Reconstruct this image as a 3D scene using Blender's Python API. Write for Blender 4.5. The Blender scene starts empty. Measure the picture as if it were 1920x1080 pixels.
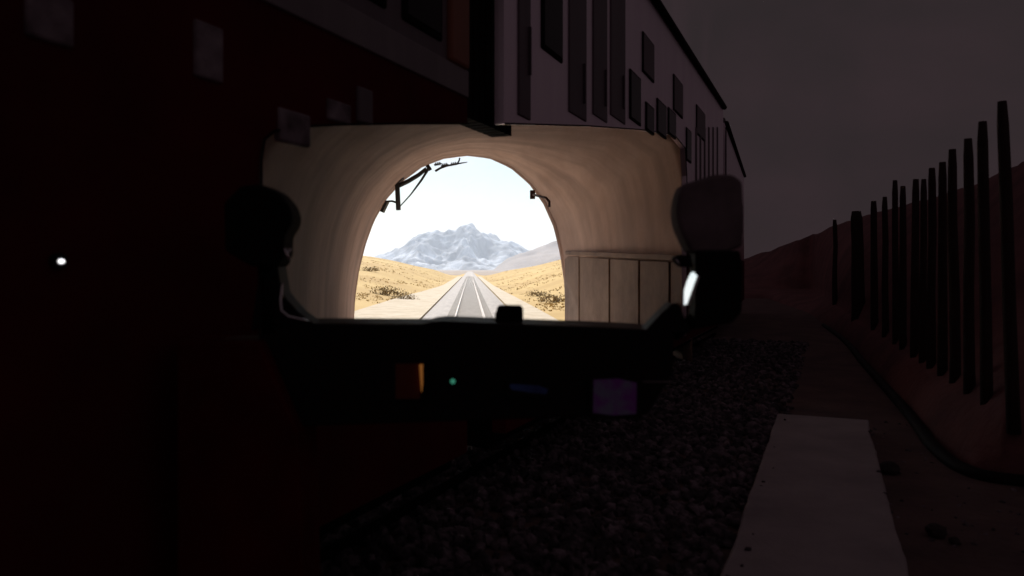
import bpy, bmesh, math, random
from mathutils import Vector, Matrix, noise
random.seed(7)
scene = bpy.context.scene
C = scene.collection
R = math.radians

# ------------------------------------------------------------------ camera
F, CXP, HZ, EYE = 1400.0, 960.0, 505.0, 1.45     # focal length and horizon in photo pixels, eye height (m)
cam_data = bpy.data.cameras.new('camera')
cam_data.lens = 36.0 * F / 1920.0
cam_data.shift_y = -(540.0 - HZ) / 1920.0
cam_data.clip_start = 0.05
cam_data.clip_end = 40000
cam_data.dof.use_dof = True
cam_data.dof.focus_distance = 60.0
cam_data.dof.aperture_fstop = 2.2
cam = bpy.data.objects.new('camera', cam_data)
cam.location = (0, 0, EYE)
cam.rotation_euler = (R(90), 0, 0)
C.objects.link(cam)
scene.camera = cam

# ------------------------------------------------------------------ world, sun, exposure
SUN_EL, SUN_AZ = 38.0, -13.0                      # azimuth from +Y, clockwise positive
world = bpy.data.worlds.new('World')
scene.world = world
world.use_nodes = True
wn = world.node_tree.nodes
sky_tex = wn.new('ShaderNodeTexSky')
sky_tex.sky_type = 'NISHITA'
sky_tex.sun_disc = False
sky_tex.sun_elevation = R(SUN_EL)
sky_tex.sun_rotation = R(SUN_AZ)
sky_tex.dust_density = 0.6
sky_tex.air_density = 1.3
sky_tex.ozone_density = 3.0
wn['Background'].inputs['Strength'].default_value = 0.065
wtc = wn.new('ShaderNodeTexCoord')
wmp = wn.new('ShaderNodeMapping'); wmp.inputs['Scale'].default_value = (1.0, 1.0, 2.2)
wno = wn.new('ShaderNodeTexNoise'); wno.inputs['Scale'].default_value = 5.5; wno.inputs['Detail'].default_value = 6; wno.inputs['Roughness'].default_value = 0.55
wrp = wn.new('ShaderNodeValToRGB'); wrp.color_ramp.elements[0].position = 0.42; wrp.color_ramp.elements[1].position = 0.62
wmx = wn.new('ShaderNodeMix'); wmx.data_type = 'RGBA'; wmx.inputs['B'].default_value = (8.6, 9.1, 9.6, 1)
wl = world.node_tree.links
wl.new(wtc.outputs['Generated'], wmp.inputs['Vector']); wl.new(wmp.outputs['Vector'], wno.inputs['Vector']); wl.new(wno.outputs['Fac'], wrp.inputs['Fac'])
wl.new(wrp.outputs['Color'], wmx.inputs['Factor']); wl.new(sky_tex.outputs['Color'], wmx.inputs['A'])
wl.new(wmx.outputs['Result'], wn['Background'].inputs['Color'])
sun_data = bpy.data.lights.new('sun', 'SUN')
sun_data.energy = 4.2
sun_data.angle = R(0.6)
sun_data.color = (1.0, 0.96, 0.90)
sun = bpy.data.objects.new('sun', sun_data)
az, el = R(SUN_AZ), R(SUN_EL)
sun.rotation_euler = Vector((-math.sin(az) * math.cos(el), -math.cos(az) * math.cos(el), -math.sin(el))).to_track_quat('-Z', 'Y').to_euler()
sun.location = (0, 0, 200)
C.objects.link(sun)
scene.view_settings.view_transform = 'Standard'
scene.view_settings.look = 'None'
scene.view_settings.gamma = 1.0
scene.view_settings.use_curve_mapping = False
EXPO = 0.65
scene.view_settings.exposure = EXPO
scene.render.engine = 'CYCLES'
scene.cycles.use_denoising = True
scene.cycles.max_bounces = 8
scene.cycles.volume_bounces = 1
DUSK = 0.0315 / 2 ** EXPO                          # radiance of the dim overcast dusk sky

# ------------------------------------------------------------------ pixel helpers (a pixel is a direction; the depth comes from what it touches)
def P(x, y, d):
    return Vector(((x - CXP) / F * d, d, EYE + (HZ - y) / F * d))
def on_ground(x, y, z=0.0):
    return P(x, y, F * (EYE - z) / (y - HZ))
A = math.atan((1553 - CXP) / F)                    # heading of the train and the path
SA, CA = math.sin(A), math.cos(A)
OFF = 2.0                                          # the train's side is 2 m left of the camera
def train_pt(x, y, back=0.0):                      # pixel -> (u along train, z) on the plane of its side
    dx, dz = (x - CXP) / F, (HZ - y) / F
    t = -(OFF + back) / (dx * CA - SA)
    return t * (dx * SA + CA), EYE + t * dz
def uv(u, v, z=0.0):                               # along / right-of-camera coordinates of the train
    return Vector((u * SA + v * CA, u * CA - v * SA, z))
def interp(pts, x):
    if x <= pts[0][0]: return pts[0][1]
    for (x0, y0), (x1, y1) in zip(pts, pts[1:]):
        if x <= x1: return y0 + (y1 - y0) * (x - x0) / (x1 - x0)
    return pts[-1][1]
def smooth(a, b, x):
    t = max(0.0, min(1.0, (x - a) / (b - a)))
    return t * t * (3 - 2 * t)

# ------------------------------------------------------------------ materials
def mat(name, col, rough=0.7, metal=0.0, col2=None, scale=6.0, bump=0.0, bscale=30.0, spec=None, detail=6.0, contrast=(0.35, 0.65), stretch=None):
    m = bpy.data.materials.new(name)
    m.use_nodes = True
    nt = m.node_tree
    b = nt.nodes['Principled BSDF']
    b.inputs['Base Color'].default_value = (*col, 1)
    b.inputs['Roughness'].default_value = rough
    b.inputs['Metallic'].default_value = metal
    if spec is not None: b.inputs['Specular IOR Level'].default_value = spec
    tc = nt.nodes.new('ShaderNodeTexCoord')
    src = tc.outputs['Object']
    if stretch:
        mp = nt.nodes.new('ShaderNodeMapping')
        mp.inputs['Scale'].default_value = stretch
        nt.links.new(src, mp.inputs['Vector'])
        src = mp.outputs['Vector']
    if col2:
        n = nt.nodes.new('ShaderNodeTexNoise')
        n.inputs['Scale'].default_value = scale
        n.inputs['Detail'].default_value = detail
        n.inputs['Roughness'].default_value = 0.62
        rp = nt.nodes.new('ShaderNodeValToRGB')
        rp.color_ramp.elements[0].position = contrast[0]
        rp.color_ramp.elements[1].position = contrast[1]
        rp.color_ramp.elements[0].color = (*col, 1)
        rp.color_ramp.elements[1].color = (*col2, 1)
        nt.links.new(src, n.inputs['Vector'])
        nt.links.new(n.outputs['Fac'], rp.inputs['Fac'])
        nt.links.new(rp.outputs['Color'], b.inputs['Base Color'])
    if bump:
        n2 = nt.nodes.new('ShaderNodeTexNoise')
        n2.inputs['Scale'].default_value = bscale
        n2.inputs['Detail'].default_value = 5
        bp = nt.nodes.new('ShaderNodeBump')
        bp.inputs['Strength'].default_value = bump
        bp.inputs['Distance'].default_value = 0.05
        nt.links.new(src, n2.inputs['Vector'])
        nt.links.new(n2.outputs['Fac'], bp.inputs['Height'])
        nt.links.new(bp.outputs['Normal'], b.inputs['Normal'])
    return m
def emit(name, col, strength, col2=None, scale=8.0):
    m = bpy.data.materials.new(name)
    m.use_nodes = True
    nt = m.node_tree
    b = nt.nodes['Principled BSDF']
    b.inputs['Base Color'].default_value = (0.01, 0.01, 0.01, 1)
    b.inputs['Emission Color'].default_value = (*col, 1)
    b.inputs['Emission Strength'].default_value = strength / 2 ** EXPO
    if col2:
        tc = nt.nodes.new('ShaderNodeTexCoord')
        n = nt.nodes.new('ShaderNodeTexNoise')
        n.inputs['Scale'].default_value = scale
        n.inputs['Detail'].default_value = 3
        rp = nt.nodes.new('ShaderNodeValToRGB')
        rp.color_ramp.elements[0].position = 0.38
        rp.color_ramp.elements[1].position = 0.62
        rp.color_ramp.elements[0].color = (*col, 1)
        rp.color_ramp.elements[1].color = (*col2, 1)
        nt.links.new(tc.outputs['Object'], n.inputs['Vector'])
        nt.links.new(n.outputs['Fac'], rp.inputs['Fac'])
        nt.links.new(rp.outputs['Color'], b.inputs['Emission Color'])
    return m

M = {}
M['lining'] = mat('lining', (0.41, 0.265, 0.20), 0.85, col2=(0.53, 0.36, 0.28), scale=0.8, bump=0.25, bscale=6, stretch=(2.2, 0.6, 0.7))
def add_streaks(m, dark):
    nt = m.node_tree
    b = nt.nodes['Principled BSDF']
    src = b.inputs['Base Color'].links[0].from_socket
    tc = nt.nodes.new('ShaderNodeTexCoord')
    mp = nt.nodes.new('ShaderNodeMapping'); mp.inputs['Scale'].default_value = (0.25, 1.0, 0.16)
    n = nt.nodes.new('ShaderNodeTexNoise'); n.inputs['Scale'].default_value = 1.3; n.inputs['Detail'].default_value = 5
    rp = nt.nodes.new('ShaderNodeValToRGB')
    rp.color_ramp.elements[0].position = 0.45; rp.color_ramp.elements[1].position = 0.66
    rp.color_ramp.elements[0].color = (0, 0, 0, 1); rp.color_ramp.elements[1].color = (0.5, 0.5, 0.5, 1)
    mx = nt.nodes.new('ShaderNodeMix'); mx.data_type = 'RGBA'
    nt.links.new(tc.outputs['Object'], mp.inputs['Vector']); nt.links.new(mp.outputs['Vector'], n.inputs['Vector'])
    nt.links.new(n.outputs['Fac'], rp.inputs['Fac']); nt.links.new(rp.outputs['Color'], mx.inputs['Factor'])
    nt.links.new(src, mx.inputs['A']); mx.inputs['B'].default_value = (*dark, 1)
    nt.links.new(mx.outputs['Result'], b.inputs['Base Color'])
add_streaks(M['lining'], (0.22, 0.145, 0.115))
M['panel'] = mat('lining_panel', (0.16, 0.10, 0.07), 0.85, col2=(0.26, 0.175, 0.125), scale=1.2, bump=0.2, bscale=8)
M['headwall'] = mat('headwall', (0.26, 0.23, 0.20), 0.9, col2=(0.36, 0.33, 0.30), scale=0.8, bump=0.2)
M['iron'] = mat('dark_iron', (0.02, 0.024, 0.022), 0.6, col2=(0.035, 0.03, 0.028), scale=8)
M['rust'] = mat('rusty_iron', (0.05, 0.018, 0.014), 0.8, col2=(0.03, 0.015, 0.012), scale=8)
M['bounce_pale'] = mat('pale_bounce', (0.62, 0.55, 0.50), 0.9, col2=(0.50, 0.44, 0.40), scale=1.5, bump=0.2)
M['grass'] = mat('dry_grass', (0.38, 0.22, 0.05), 0.95, col2=(0.57, 0.385, 0.13), scale=0.045, bump=0.4, bscale=0.6, contrast=(0.3, 0.7))
M['tuft'] = mat('grass_tuft', (0.56, 0.38, 0.13), 0.95, col2=(0.72, 0.52, 0.24), scale=0.3)
M['plain'] = mat('far_plain', (0.24, 0.17, 0.13), 0.95, col2=(0.34, 0.25, 0.17), scale=0.004)
M['rock'] = mat('mountain_rock', (0.15, 0.16, 0.19), 0.95, col2=(0.56, 0.58, 0.63), scale=0.007, detail=8, bump=0.6, bscale=0.01, contrast=(0.46, 0.62), stretch=(1, 1, 0.45))
M['ridge'] = mat('ridge_rock', (0.22, 0.18, 0.17), 0.95, col2=(0.33, 0.27, 0.24), scale=0.006, bump=0.5, bscale=0.02)
M['bed'] = mat('track_ballast', (0.33, 0.29, 0.27), 0.95, col2=(0.50, 0.45, 0.41), scale=3, bump=0.5, bscale=20)
M['shoulder'] = mat('sand_shoulder', (0.46, 0.36, 0.24), 0.95, col2=(0.58, 0.48, 0.36), scale=1.0, bump=0.3)
M['rail'] = mat('rail_steel', (0.20, 0.17, 0.15), 0.35, metal=0.9, col2=(0.12, 0.08, 0.06), scale=3)
M['sleeper'] = mat('sleeper', (0.52, 0.47, 0.43), 0.9, col2=(0.60, 0.55, 0.50), scale=3)
M['shrub'] = mat('dry_shrub', (0.26, 0.18, 0.08), 0.9, col2=(0.38, 0.27, 0.12), scale=4)
M['maroon'] = mat('dark_maroon_paint', (0.15, 0.009, 0.013), 0.85, col2=(0.085, 0.008, 0.010), scale=1.2, spec=0.15)
M['grey_paint'] = mat('grey_paint', (0.24, 0.21, 0.225), 0.55, col2=(0.34, 0.30, 0.31), scale=0.9, metal=0.0, stretch=(2.5, 1, 0.35))
M['plinth'] = mat('dark_red_plinth', (0.15, 0.006, 0.008), 0.9, col2=(0.09, 0.005, 0.006), scale=3, spec=0.1)
M['silver'] = mat('silver_side', (0.90, 0.74, 0.86), 0.32, metal=0.9, col2=(0.98, 0.84, 0.93), scale=0.9, stretch=(3.0, 1, 0.3), bump=0.02, bscale=3)
M['dull_side'] = mat('dull_grey_side', (0.16, 0.13, 0.145), 0.5, col2=(0.22, 0.18, 0.20), scale=0.9, stretch=(2.5, 1, 0.3))
M['stripe_dark'] = mat('dark_panel', (0.12, 0.09, 0.11), 0.45, col2=(0.17, 0.13, 0.15), scale=0.8, stretch=(3, 1, 0.3))
M['orange'] = mat('orange_brown_paint', (0.42, 0.13, 0.06), 0.5, col2=(0.30, 0.11, 0.06), scale=1.2)
M['black'] = mat('black_rubber', (0.012, 0.008, 0.009), 0.8, spec=0.15)
M['glass'] = mat('dark_window_glass', (0.010, 0.007, 0.010), 0.25, spec=0.12)
M['glass_dim'] = mat('dusty_window_glass', (0.15, 0.11, 0.13), 0.4, spec=0.2)
M['pale_patch'] = mat('pale_patch', (0.46, 0.38, 0.42), 0.6, col2=(0.10, 0.07, 0.08), scale=5.0)
M['under'] = mat('underframe', (0.014, 0.010, 0.011), 1.0, spec=0.0)
M['console'] = mat('console_plastic', (0.010, 0.007, 0.008), 0.55, spec=0.25, bump=0.05, bscale=60)
M['pod'] = mat('grey_pod', (0.27, 0.21, 0.225), 0.8, col2=(0.13, 0.10, 0.105), scale=4)
M['pod_black'] = mat('black_pod', (0.010, 0.008, 0.008), 0.7, spec=0.15)
M['chrome'] = mat('chrome', (0.9, 0.9, 0.92), 0.12, metal=1.0)
M['white'] = mat('white_plastic', (0.8, 0.78, 0.78), 0.35)
M['ballast'] = mat('ballast_stone', (0.06, 0.048, 0.056), 0.9, col2=(0.34, 0.27, 0.31), scale=9.0, detail=1.0, contrast=(0.42, 0.72), bump=0.3, bscale=60)
M['ground'] = mat('dark_soil', (0.12, 0.075, 0.075), 0.95, col2=(0.20, 0.125, 0.115), scale=1.6, bump=0.5, bscale=14)
M['bank'] = mat('earth_bank', (0.17, 0.072, 0.076), 0.95, col2=(0.28, 0.115, 0.115), scale=0.8, bump=0.5, bscale=9)
M['path'] = mat('path_concrete', (0.37, 0.315, 0.33), 0.85, col2=(0.54, 0.47, 0.48), scale=1.1, bump=0.15, bscale=40)
M['wood'] = mat('dark_stake_wood', (0.030, 0.014, 0.014), 0.9, col2=(0.055, 0.03, 0.028), scale=6, stretch=(4, 4, 0.4), bump=0.3)
M['stone'] = mat('dark_stone', (0.04, 0.028, 0.028), 0.9, col2=(0.07, 0.05, 0.05), scale=8, bump=0.4)
M['shade'] = mat('black_shade', (0.012, 0.009, 0.009), 0.7, spec=0.2)
M['orange_light'] = emit('orange_light', (1.0, 0.36, 0.08), 0.16)
M['plate'] = mat('orange_plate', (0.20, 0.035, 0.012), 0.6)
M['green_light'] = emit('green_light', (0.15, 0.85, 0.55), 0.2)
M['blue_screen'] = emit('blue_screen', (0.06, 0.08, 0.40), 0.008, col2=(0.15, 0.25, 0.9), scale=10)
M['purple_screen'] = emit('purple_screen', (0.45, 0.06, 0.55), 0.014, col2=(0.42, 0.28, 0.55), scale=22)
M['white_light'] = emit('white_light', (1.0, 0.97, 1.0), 2.2)

# ------------------------------------------------------------------ mesh helpers
def link(name, me, material, parent=None):
    o = bpy.data.objects.new(name, me)
    if material: me.materials.append(material)
    C.objects.link(o)
    if parent: o.parent = parent
    return o
def from_bm(name, bm, material, parent=None, smooth_=False):
    bmesh.ops.recalc_face_normals(bm, faces=bm.faces)
    me = bpy.data.meshes.new(name)
    bm.to_mesh(me); bm.free()
    if smooth_:
        for p in me.polygons: p.use_smooth = True
    return link(name, me, material, parent)
def empty(name, loc=(0, 0, 0), rz=0.0):
    o = bpy.data.objects.new(name, None)
    o.location = loc; o.rotation_euler = (0, 0, rz)
    C.objects.link(o)
    return o
def tag(o, label, cat, group=None):
    o['label'] = label; o['category'] = cat
    if group: o['group'] = group
    return o
def structure(o, kind='structure'):
    o['kind'] = kind
    return o
def box(name, lo, hi, material, parent=None, bevel=0.0, seg=2):
    bm = bmesh.new()
    bmesh.ops.create_cube(bm, size=1.0)
    for v in bm.verts:
        v.co = Vector([lo[i] + (hi[i] - lo[i]) * (v.co[i] + 0.5) for i in range(3)])
    if bevel: bmesh.ops.bevel(bm, geom=list(bm.edges), offset=bevel, segments=seg, affect='EDGES', profile=0.5)
    return from_bm(name, bm, material, parent, smooth_=False)
def prism(name, pts, vec, material, parent=None, bevel=0.0):   # 3-D outline extruded along vec
    bm = bmesh.new()
    vs = [bm.verts.new(p) for p in pts]
    f = bm.faces.new(vs)
    ret = bmesh.ops.extrude_face_region(bm, geom=[f])
    bmesh.ops.translate(bm, vec=vec, verts=[g for g in ret['geom'] if isinstance(g, bmesh.types.BMVert)])
    bmesh.ops.recalc_face_normals(bm, faces=bm.faces)
    if bevel: bmesh.ops.bevel(bm, geom=list(bm.edges), offset=bevel, segments=2, affect='EDGES', profile=0.5)
    bmesh.ops.triangulate(bm, faces=[f for f in bm.faces if len(f.verts) > 4])
    return from_bm(name, bm, material, parent)
def tube(name, pts, radii, material, parent=None, n=10, caps=True, wobble=0.0):
    bm = bmesh.new()
    pts = [Vector(p) for p in pts]
    if not isinstance(radii, (list, tuple)): radii = [radii] * len(pts)
    rings = []
    for i, p in enumerate(pts):
        d = (pts[min(i + 1, len(pts) - 1)] - pts[max(i - 1, 0)]).normalized()
        a = d.orthogonal().normalized() if i == 0 else (ax - d * ax.dot(d)).normalized()
        ax = a
        b = d.cross(a)
        rings.append([bm.verts.new(p + (a * math.cos(k * 2 * math.pi / n) + b * math.sin(k * 2 * math.pi / n)) * radii[i] * (1 + wobble * random.uniform(-1, 1))) for k in range(n)])
    for r0, r1 in zip(rings, rings[1:]):
        for k in range(n): bm.faces.new((r0[k], r0[(k + 1) % n], r1[(k + 1) % n], r1[k]))
    if caps:
        bm.faces.new(rings[0][::-1]); bm.faces.new(rings[-1])
    return from_bm(name, bm, material, parent, smooth_=True)
def grid(name, rows, material, parent=None, smooth_=True):     # rows of equal length lists of points
    me = bpy.data.meshes.new(name)
    n = len(rows[0])
    vs = [tuple(p) for r in rows for p in r]
    fs = [(i * n + j, i * n + j + 1, (i + 1) * n + j + 1, (i + 1) * n + j) for i in range(len(rows) - 1) for j in range(n - 1)]
    me.from_pydata(vs, [], fs)
    bm = bmesh.new(); bm.from_mesh(me)
    bmesh.ops.recalc_face_normals(bm, faces=bm.faces)
    bm.to_mesh(me); bm.free()
    if smooth_:
        for p in me.polygons: p.use_smooth = True
    return link(name, me, material, parent)
def blob(name, centre, size, material, parent=None, rough=0.12, seed=0, sub=2, freq=2.2, flat=False):
    bm = bmesh.new()
    bmesh.ops.create_icosphere(bm, subdivisions=sub, radius=1.0)
    for v in bm.verts:
        k = 1 + rough * noise.noise(v.co * freq + Vector((seed * 3.1, seed, 0))) * 2
        v.co = Vector((v.co.x * size[0] * k, v.co.y * size[1] * k, v.co.z * size[2] * k)) + Vector(centre)
    return from_bm(name, bm, material, parent, smooth_=not flat)

# ================================================================== the setting
# --- dim dusk sky: a closed dome over the trackside; the tunnel's headwall closes its one opening
foot = [(-17, 20.05), (2.0, 20.05), (6.0, 33), (14, 62), (24, 92), (52, 108), (84, 92), (96, 48), (84, 4), (52, -30), (10, -42), (-17, -30)]
def sky_material():
    m = bpy.data.materials.new('dusk_sky')
    m.use_nodes = True
    nt = m.node_tree
    nt.nodes.remove(nt.nodes['Principled BSDF'])
    em = nt.nodes.new('ShaderNodeEmission')
    tc = nt.nodes.new('ShaderNodeTexCoord')
    mp = nt.nodes.new('ShaderNodeMapping'); mp.inputs['Scale'].default_value = (0.03, 0.03, 0.07)
    n = nt.nodes.new('ShaderNodeTexNoise'); n.inputs['Scale'].default_value = 1.3; n.inputs['Detail'].default_value = 4
    rp = nt.nodes.new('ShaderNodeValToRGB')
    rp.color_ramp.elements[0].position = 0.3; rp.color_ramp.elements[1].position = 0.7
    rp.color_ramp.elements[0].color = (0.86, 0.66, 0.72, 1); rp.color_ramp.elements[1].color = (1.12, 0.76, 0.87, 1)
    nt.links.new(tc.outputs['Object'], mp.inputs['Vector']); nt.links.new(mp.outputs['Vector'], n.inputs['Vector'])
    nt.links.new(n.outputs['Fac'], rp.inputs['Fac']); nt.links.new(rp.outputs['Color'], em.inputs['Color'])
    em.inputs['Strength'].default_value = DUSK
    nt.links.new(em.outputs['Emission'], nt.nodes['Material Output'].inputs['Surface'])
    return m
cxf = sum(p[0] for p in foot) / len(foot); cyf = sum(p[1] for p in foot) / len(foot)
dense = []
for (x0, y0), (x1, y1) in zip(foot, foot[1:] + foot[:1]):
    k = 1 if (y0 == y1 == 20.05) else 4
    for j in range(k): dense.append((x0 + (x1 - x0) * j / k, y0 + (y1 - y0) * j / k))
rows = []
for i, (s, z) in enumerate([(1, -4), (1, 13), (1, 20), (0.95, 29), (0.85, 37), (0.68, 44), (0.45, 49), (0.2, 51), (0.01, 52)]):
    rows.append([(cxf + (x - cxf) * s, cyf + (y - cyf) * s, z) for x, y in dense + dense[:1]])
dome = grid('sky', rows, sky_material(), smooth_=False)
bm = bmesh.new(); bm.from_mesh(dome.data)
bm.faces.ensure_lookup_table()
gone = [f for f in bm.faces if all(abs(v.co.y - 20.05) < 1e-3 and v.co.z < 14 for v in f.verts)]
bmesh.ops.delete(bm, geom=gone, context='FACES')
bm.to_mesh(dome.data); bm.free()
structure(dome)

# --- ground by the track
bm = bmesh.new()
bm.faces.new([bm.verts.new((x, y, -0.12)) for x, y in foot])
bmesh.ops.triangulate(bm, faces=bm.faces[:])
structure(from_bm('ground', bm, M['ground']))

# --- concrete path
pth = []
bm = bmesh.new()
n = 110
prof = [(-0.47, -0.2), (-0.47, -0.012), (-0.458, 0.0), (0.338, 0.0), (0.35, -0.012), (0.35, -0.2), (-0.47, -0.2)]
rws = []
for i in range(n + 1):
    u = -4 + (7.95 + 4) * i / n
    e = 0.012
    rws.append([uv(u, v + (0.016 * noise.noise(Vector((u * 1.3, 4 if v < 0 else 9, 0))) + 0.008 * noise.noise(Vector((u * 7, 2 if v < 0 else 7, 4)))), z) for v, z in prof])
pathob = grid('path', rws, M['path'], smooth_=False)
bm = bmesh.new(); bm.from_mesh(pathob.data)
bmesh.ops.remove_doubles(bm, verts=bm.verts[:], dist=0.0005)
bmesh.ops.holes_fill(bm, edges=bm.edges[:], sides=0)
bmesh.ops.recalc_face_normals(bm, faces=bm.faces)
bm.to_mesh(pathob.data); bm.free()
structure(pathob)

# --- earth bank behind the stakes
def fence_depth(x): return 1.682 / ((x - CXP) / F - 0.364) if (x - CXP) / F > 0.385 else 80.0
foot_px = [(1380, 540), (1440, 560), (1510, 590), (1575, 632), (1620, 682), (1700, 772), (1760, 848), (1830, 890), (1930, 906), (2400, 1000)]
crest_px = [(1380, 489), (1410, 481), (1440, 470), (1500, 447), (1560, 424), (1640, 399), (1700, 384), (1760, 366), (1840, 343), (1920, 307), (2100, 240), (2400, 150)]
crest_d = [(1380, 62), (1500, 46), (1640, 31), (1920, 16), (2400, 9)]
def column(x):
    yf = interp(foot_px, x)
    a = on_ground(x, yf, -0.12)
    if a.y > 40: a = P(x, 0, 40.0); a.z = -0.12
    df = min(fence_depth(x), 44)
    df = max(df, a.y * 1.02)
    b = P(x, 0, df); b.z = 0.33
    dc = max(interp(crest_d, x), df + 2)
    c = P(x, interp(crest_px, x), dc)
    pts = []
    a2 = a.copy(); a2.z = -0.3
    pts.append(a2)
    for k in range(1, 7):
        t = k / 6; q = a.lerp(b, t); q.z = a.z + (b.z - a.z) * math.sin(t * math.pi / 2)
        pts.append(q)
    for k in range(1, 15):
        t = k / 14; q = b.lerp(c, t); q.z = b.z + (c.z - b.z) * (t ** 0.9)
        q.z += 0.10 * noise.noise(q * 0.7) * math.sin(t * math.pi) + 0.05 * noise.noise(q * 2.0) + 0.012 * q.y ** 0.7 * noise.noise(q * 0.45) * t
        pts.append(q)
    bk = c + Vector((2.5, 1.5, -1.5)); pts.append(bk)
    return pts
bank = grid('bank', [column(x) for x in range(1380, 2404, 8)], M['bank'])
structure(bank)

# ------------------------------------------------------------------ the valley beyond the tunnel
TX = (881 - CXP) / F                                 # direction of the track
RAILZ = EYE - 2.42
near_top = [(300, 455), (560, 472), (660, 480), (700, 484), (740, 490), (780, 499), (820, 507), (850, 515), (870, 519), (890, 519), (915, 515), (950, 508), (1000, 500), (1050, 488), (1150, 470), (1400, 440)]
def near_z(px, d):
    x = (px - CXP) / F * d
    s = abs(x - TX * d)
    zc = EYE + (HZ - interp(near_top, px)) / F * 330
    z = -1.75 + (zc + 1.75) * smooth(22, 330, d) ** 0.75
    if d > 330: z = zc + (-6 - zc) * smooth(330, 520, d)
    k = smooth(2.6, 15, s)
    base = RAILZ - 0.55
    z = base + (z - base) * k
    z += k * (0.35 * noise.noise(Vector((x * 0.05, d * 0.05, 0))) + 0.6 * noise.noise(Vector((x * 0.017, d * 0.017, 3)))) * smooth(20, 80, d)
    return z
rws = []
d = 20.75
depths = []
while d < 620:
    depths.append(d); d *= 1.035
for d in depths:
    rws.append([Vector(((px - CXP) / F * d, d, near_z(px, d))) for px in range(250, 1461, 11)])
structure(grid('valley_ground', rws, M['grass']))
rws = []
for d in [400, 700, 1200, 2000, 3200, 5000, 8000, 12000]:
    rws.append([Vector(((px - CXP) / F * d, d, -4.5 + d * 0.0006 + min(6.0, 0.002 * d) * noise.noise(Vector((px * 0.02, d * 0.001, 0))))) for px in range(-400, 2301, 50)])
structure(grid('plain', rws, M['plain']))

def ridge(name, profile, dmid, half, material, px0, px1, step, nrow, amp, freq, seed):
    rws = []
    for i in range(nrow + 1):
        t = -1 + 2 * i / nrow
        d = dmid + half * t
        row = []
        for px in range(px0, px1 + 1, step):
            zc = (HZ - interp(profile, px)) / F * dmid
            x = (px - CXP) / F * d
            env = max(0.0, 1 - abs(t) ** 1.15)
            q = Vector((x * freq, d * freq, seed))
            r = 1 - abs(noise.noise(q)) * 2
            r2 = 1 - abs(noise.noise(q * 2.3 + Vector((5, 1, 0)))) * 2
            r3 = noise.noise(q * 6)
            g = 0.62 * r + 0.3 * r2 + 0.12 * r3
            z = zc * env * (1 - amp * (1 - env * 0.72) * (1 - g)) - 12 + (amp * zc * 0.05 * r3)
            row.append(Vector((x, d, z)))
        rws.append(row)
    return structure(grid(name, rws, material))
main_prof = [(500, 505), (600, 499), (660, 494), (690, 482), (730, 466), (770, 441), (797, 426), (815, 426), (832, 424), (850, 417), (868, 411), (885, 414), (905, 422), (925, 428), (948, 438), (980, 458), (1010, 474), (1130, 496), (1300, 505)]
ridge('mountain', main_prof, 5600, 1500, M['rock'], 480, 1300, 3, 170, 1.0, 0.0034, 2.0)
ridge('ridge', [(890, 508), (925, 498), (950, 476), (975, 464), (1000, 456), (1040, 440), (1100, 425), (1250, 405), (1500, 430)], 2600, 700, M['ridge'], 880, 1500, 5, 60, 0.5, 0.004, 7.0)
ridge('ridge', [(300, 480), (560, 470), (660, 481), (720, 490), (780, 498), (840, 504), (880, 507)], 1500, 350, M['ridge'], 300, 880, 6, 40, 0.4, 0.006, 4.0)

# --- railway track in the valley
track = tag(empty('railway_track', (TX * 40, 40, RAILZ)), 'straight single railway track running into the golden valley towards the mountain', 'railway track')
def tl(s, d, z):                                      # lateral offset from the track's centre line
    return Vector((TX * d + s - TX * 40, d - 40, z))
rows = []
d = 20.8
ds = []
while d < 900:
    ds.append(d); d *= 1.05
rows = [[tl(s, d, z) for s, z in ((-3.1, -0.62), (-1.75, -0.16), (-0.9, -0.15), (0, -0.17), (0.9, -0.15), (1.75, -0.16), (3.1, -0.62))] for d in ds]
grid('track_bed', rows, M['bed'], track)
for s in (-0.7525, 0.7525):
    bm = bmesh.new()
    prof = [(-0.07, -0.15), (-0.07, -0.135), (-0.012, -0.11), (-0.012, -0.045), (-0.036, -0.03), (-0.036, 0.0), (0.036, 0.0), (0.036, -0.03), (0.012, -0.045), (0.012, -0.11), (0.07, -0.135), (0.07, -0.15)]
    rr = [[tl(s + a, d, b) for a, b in prof] for d in ds[::3] + ds[-1:]]
    bm.free()
    grid('rail', rr, M['rail'], track, smooth_=False)
vs, fs = [], []
for i in range(420):
    d = 21.5 + i * 0.6
    b = len(vs)
    for z in (-0.24, -0.12):
        for s, dd in ((-1.25, -0.12), (1.25, -0.12), (1.25, 0.12), (-1.25, 0.12)):
            vs.append(tl(s, d + dd, z))
    fs += [(b + 4, b + 5, b + 6, b + 7), (b, b + 1, b + 5, b + 4), (b + 2, b + 3, b + 7, b + 6), (b + 1, b + 2, b + 6, b + 5), (b + 3, b, b + 4, b + 7)]
me = bpy.data.meshes.new('sleepers'); me.from_pydata([tuple(v) for v in vs], [], fs)
structure(link('sleepers', me, M['sleeper'], track), 'stuff')
# pale service strips on both sides of the bed
for name, sgn in (('gravel_verge', -1), ('gravel_verge', 1)):
    rows = []
    for d in ds:
        if d > 300: break
        w = (1.8 + 3.2 * (1 - smooth(30, 140, d))) if sgn < 0 else (1.2 + 0.9 * (1 - smooth(30, 140, d)))
        row = []
        for k in range(9):
            s = sgn * (2.9 + w * k / 8)
            px = CXP + (TX * d + s) / d * F
            row.append(Vector((TX * d + s, d, max(near_z(px, d) + 0.03, RAILZ - 0.52) + 0.012 * d ** 0.5)))
        rows.append(row)
    structure(grid(name, rows, M['shoulder']))

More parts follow.
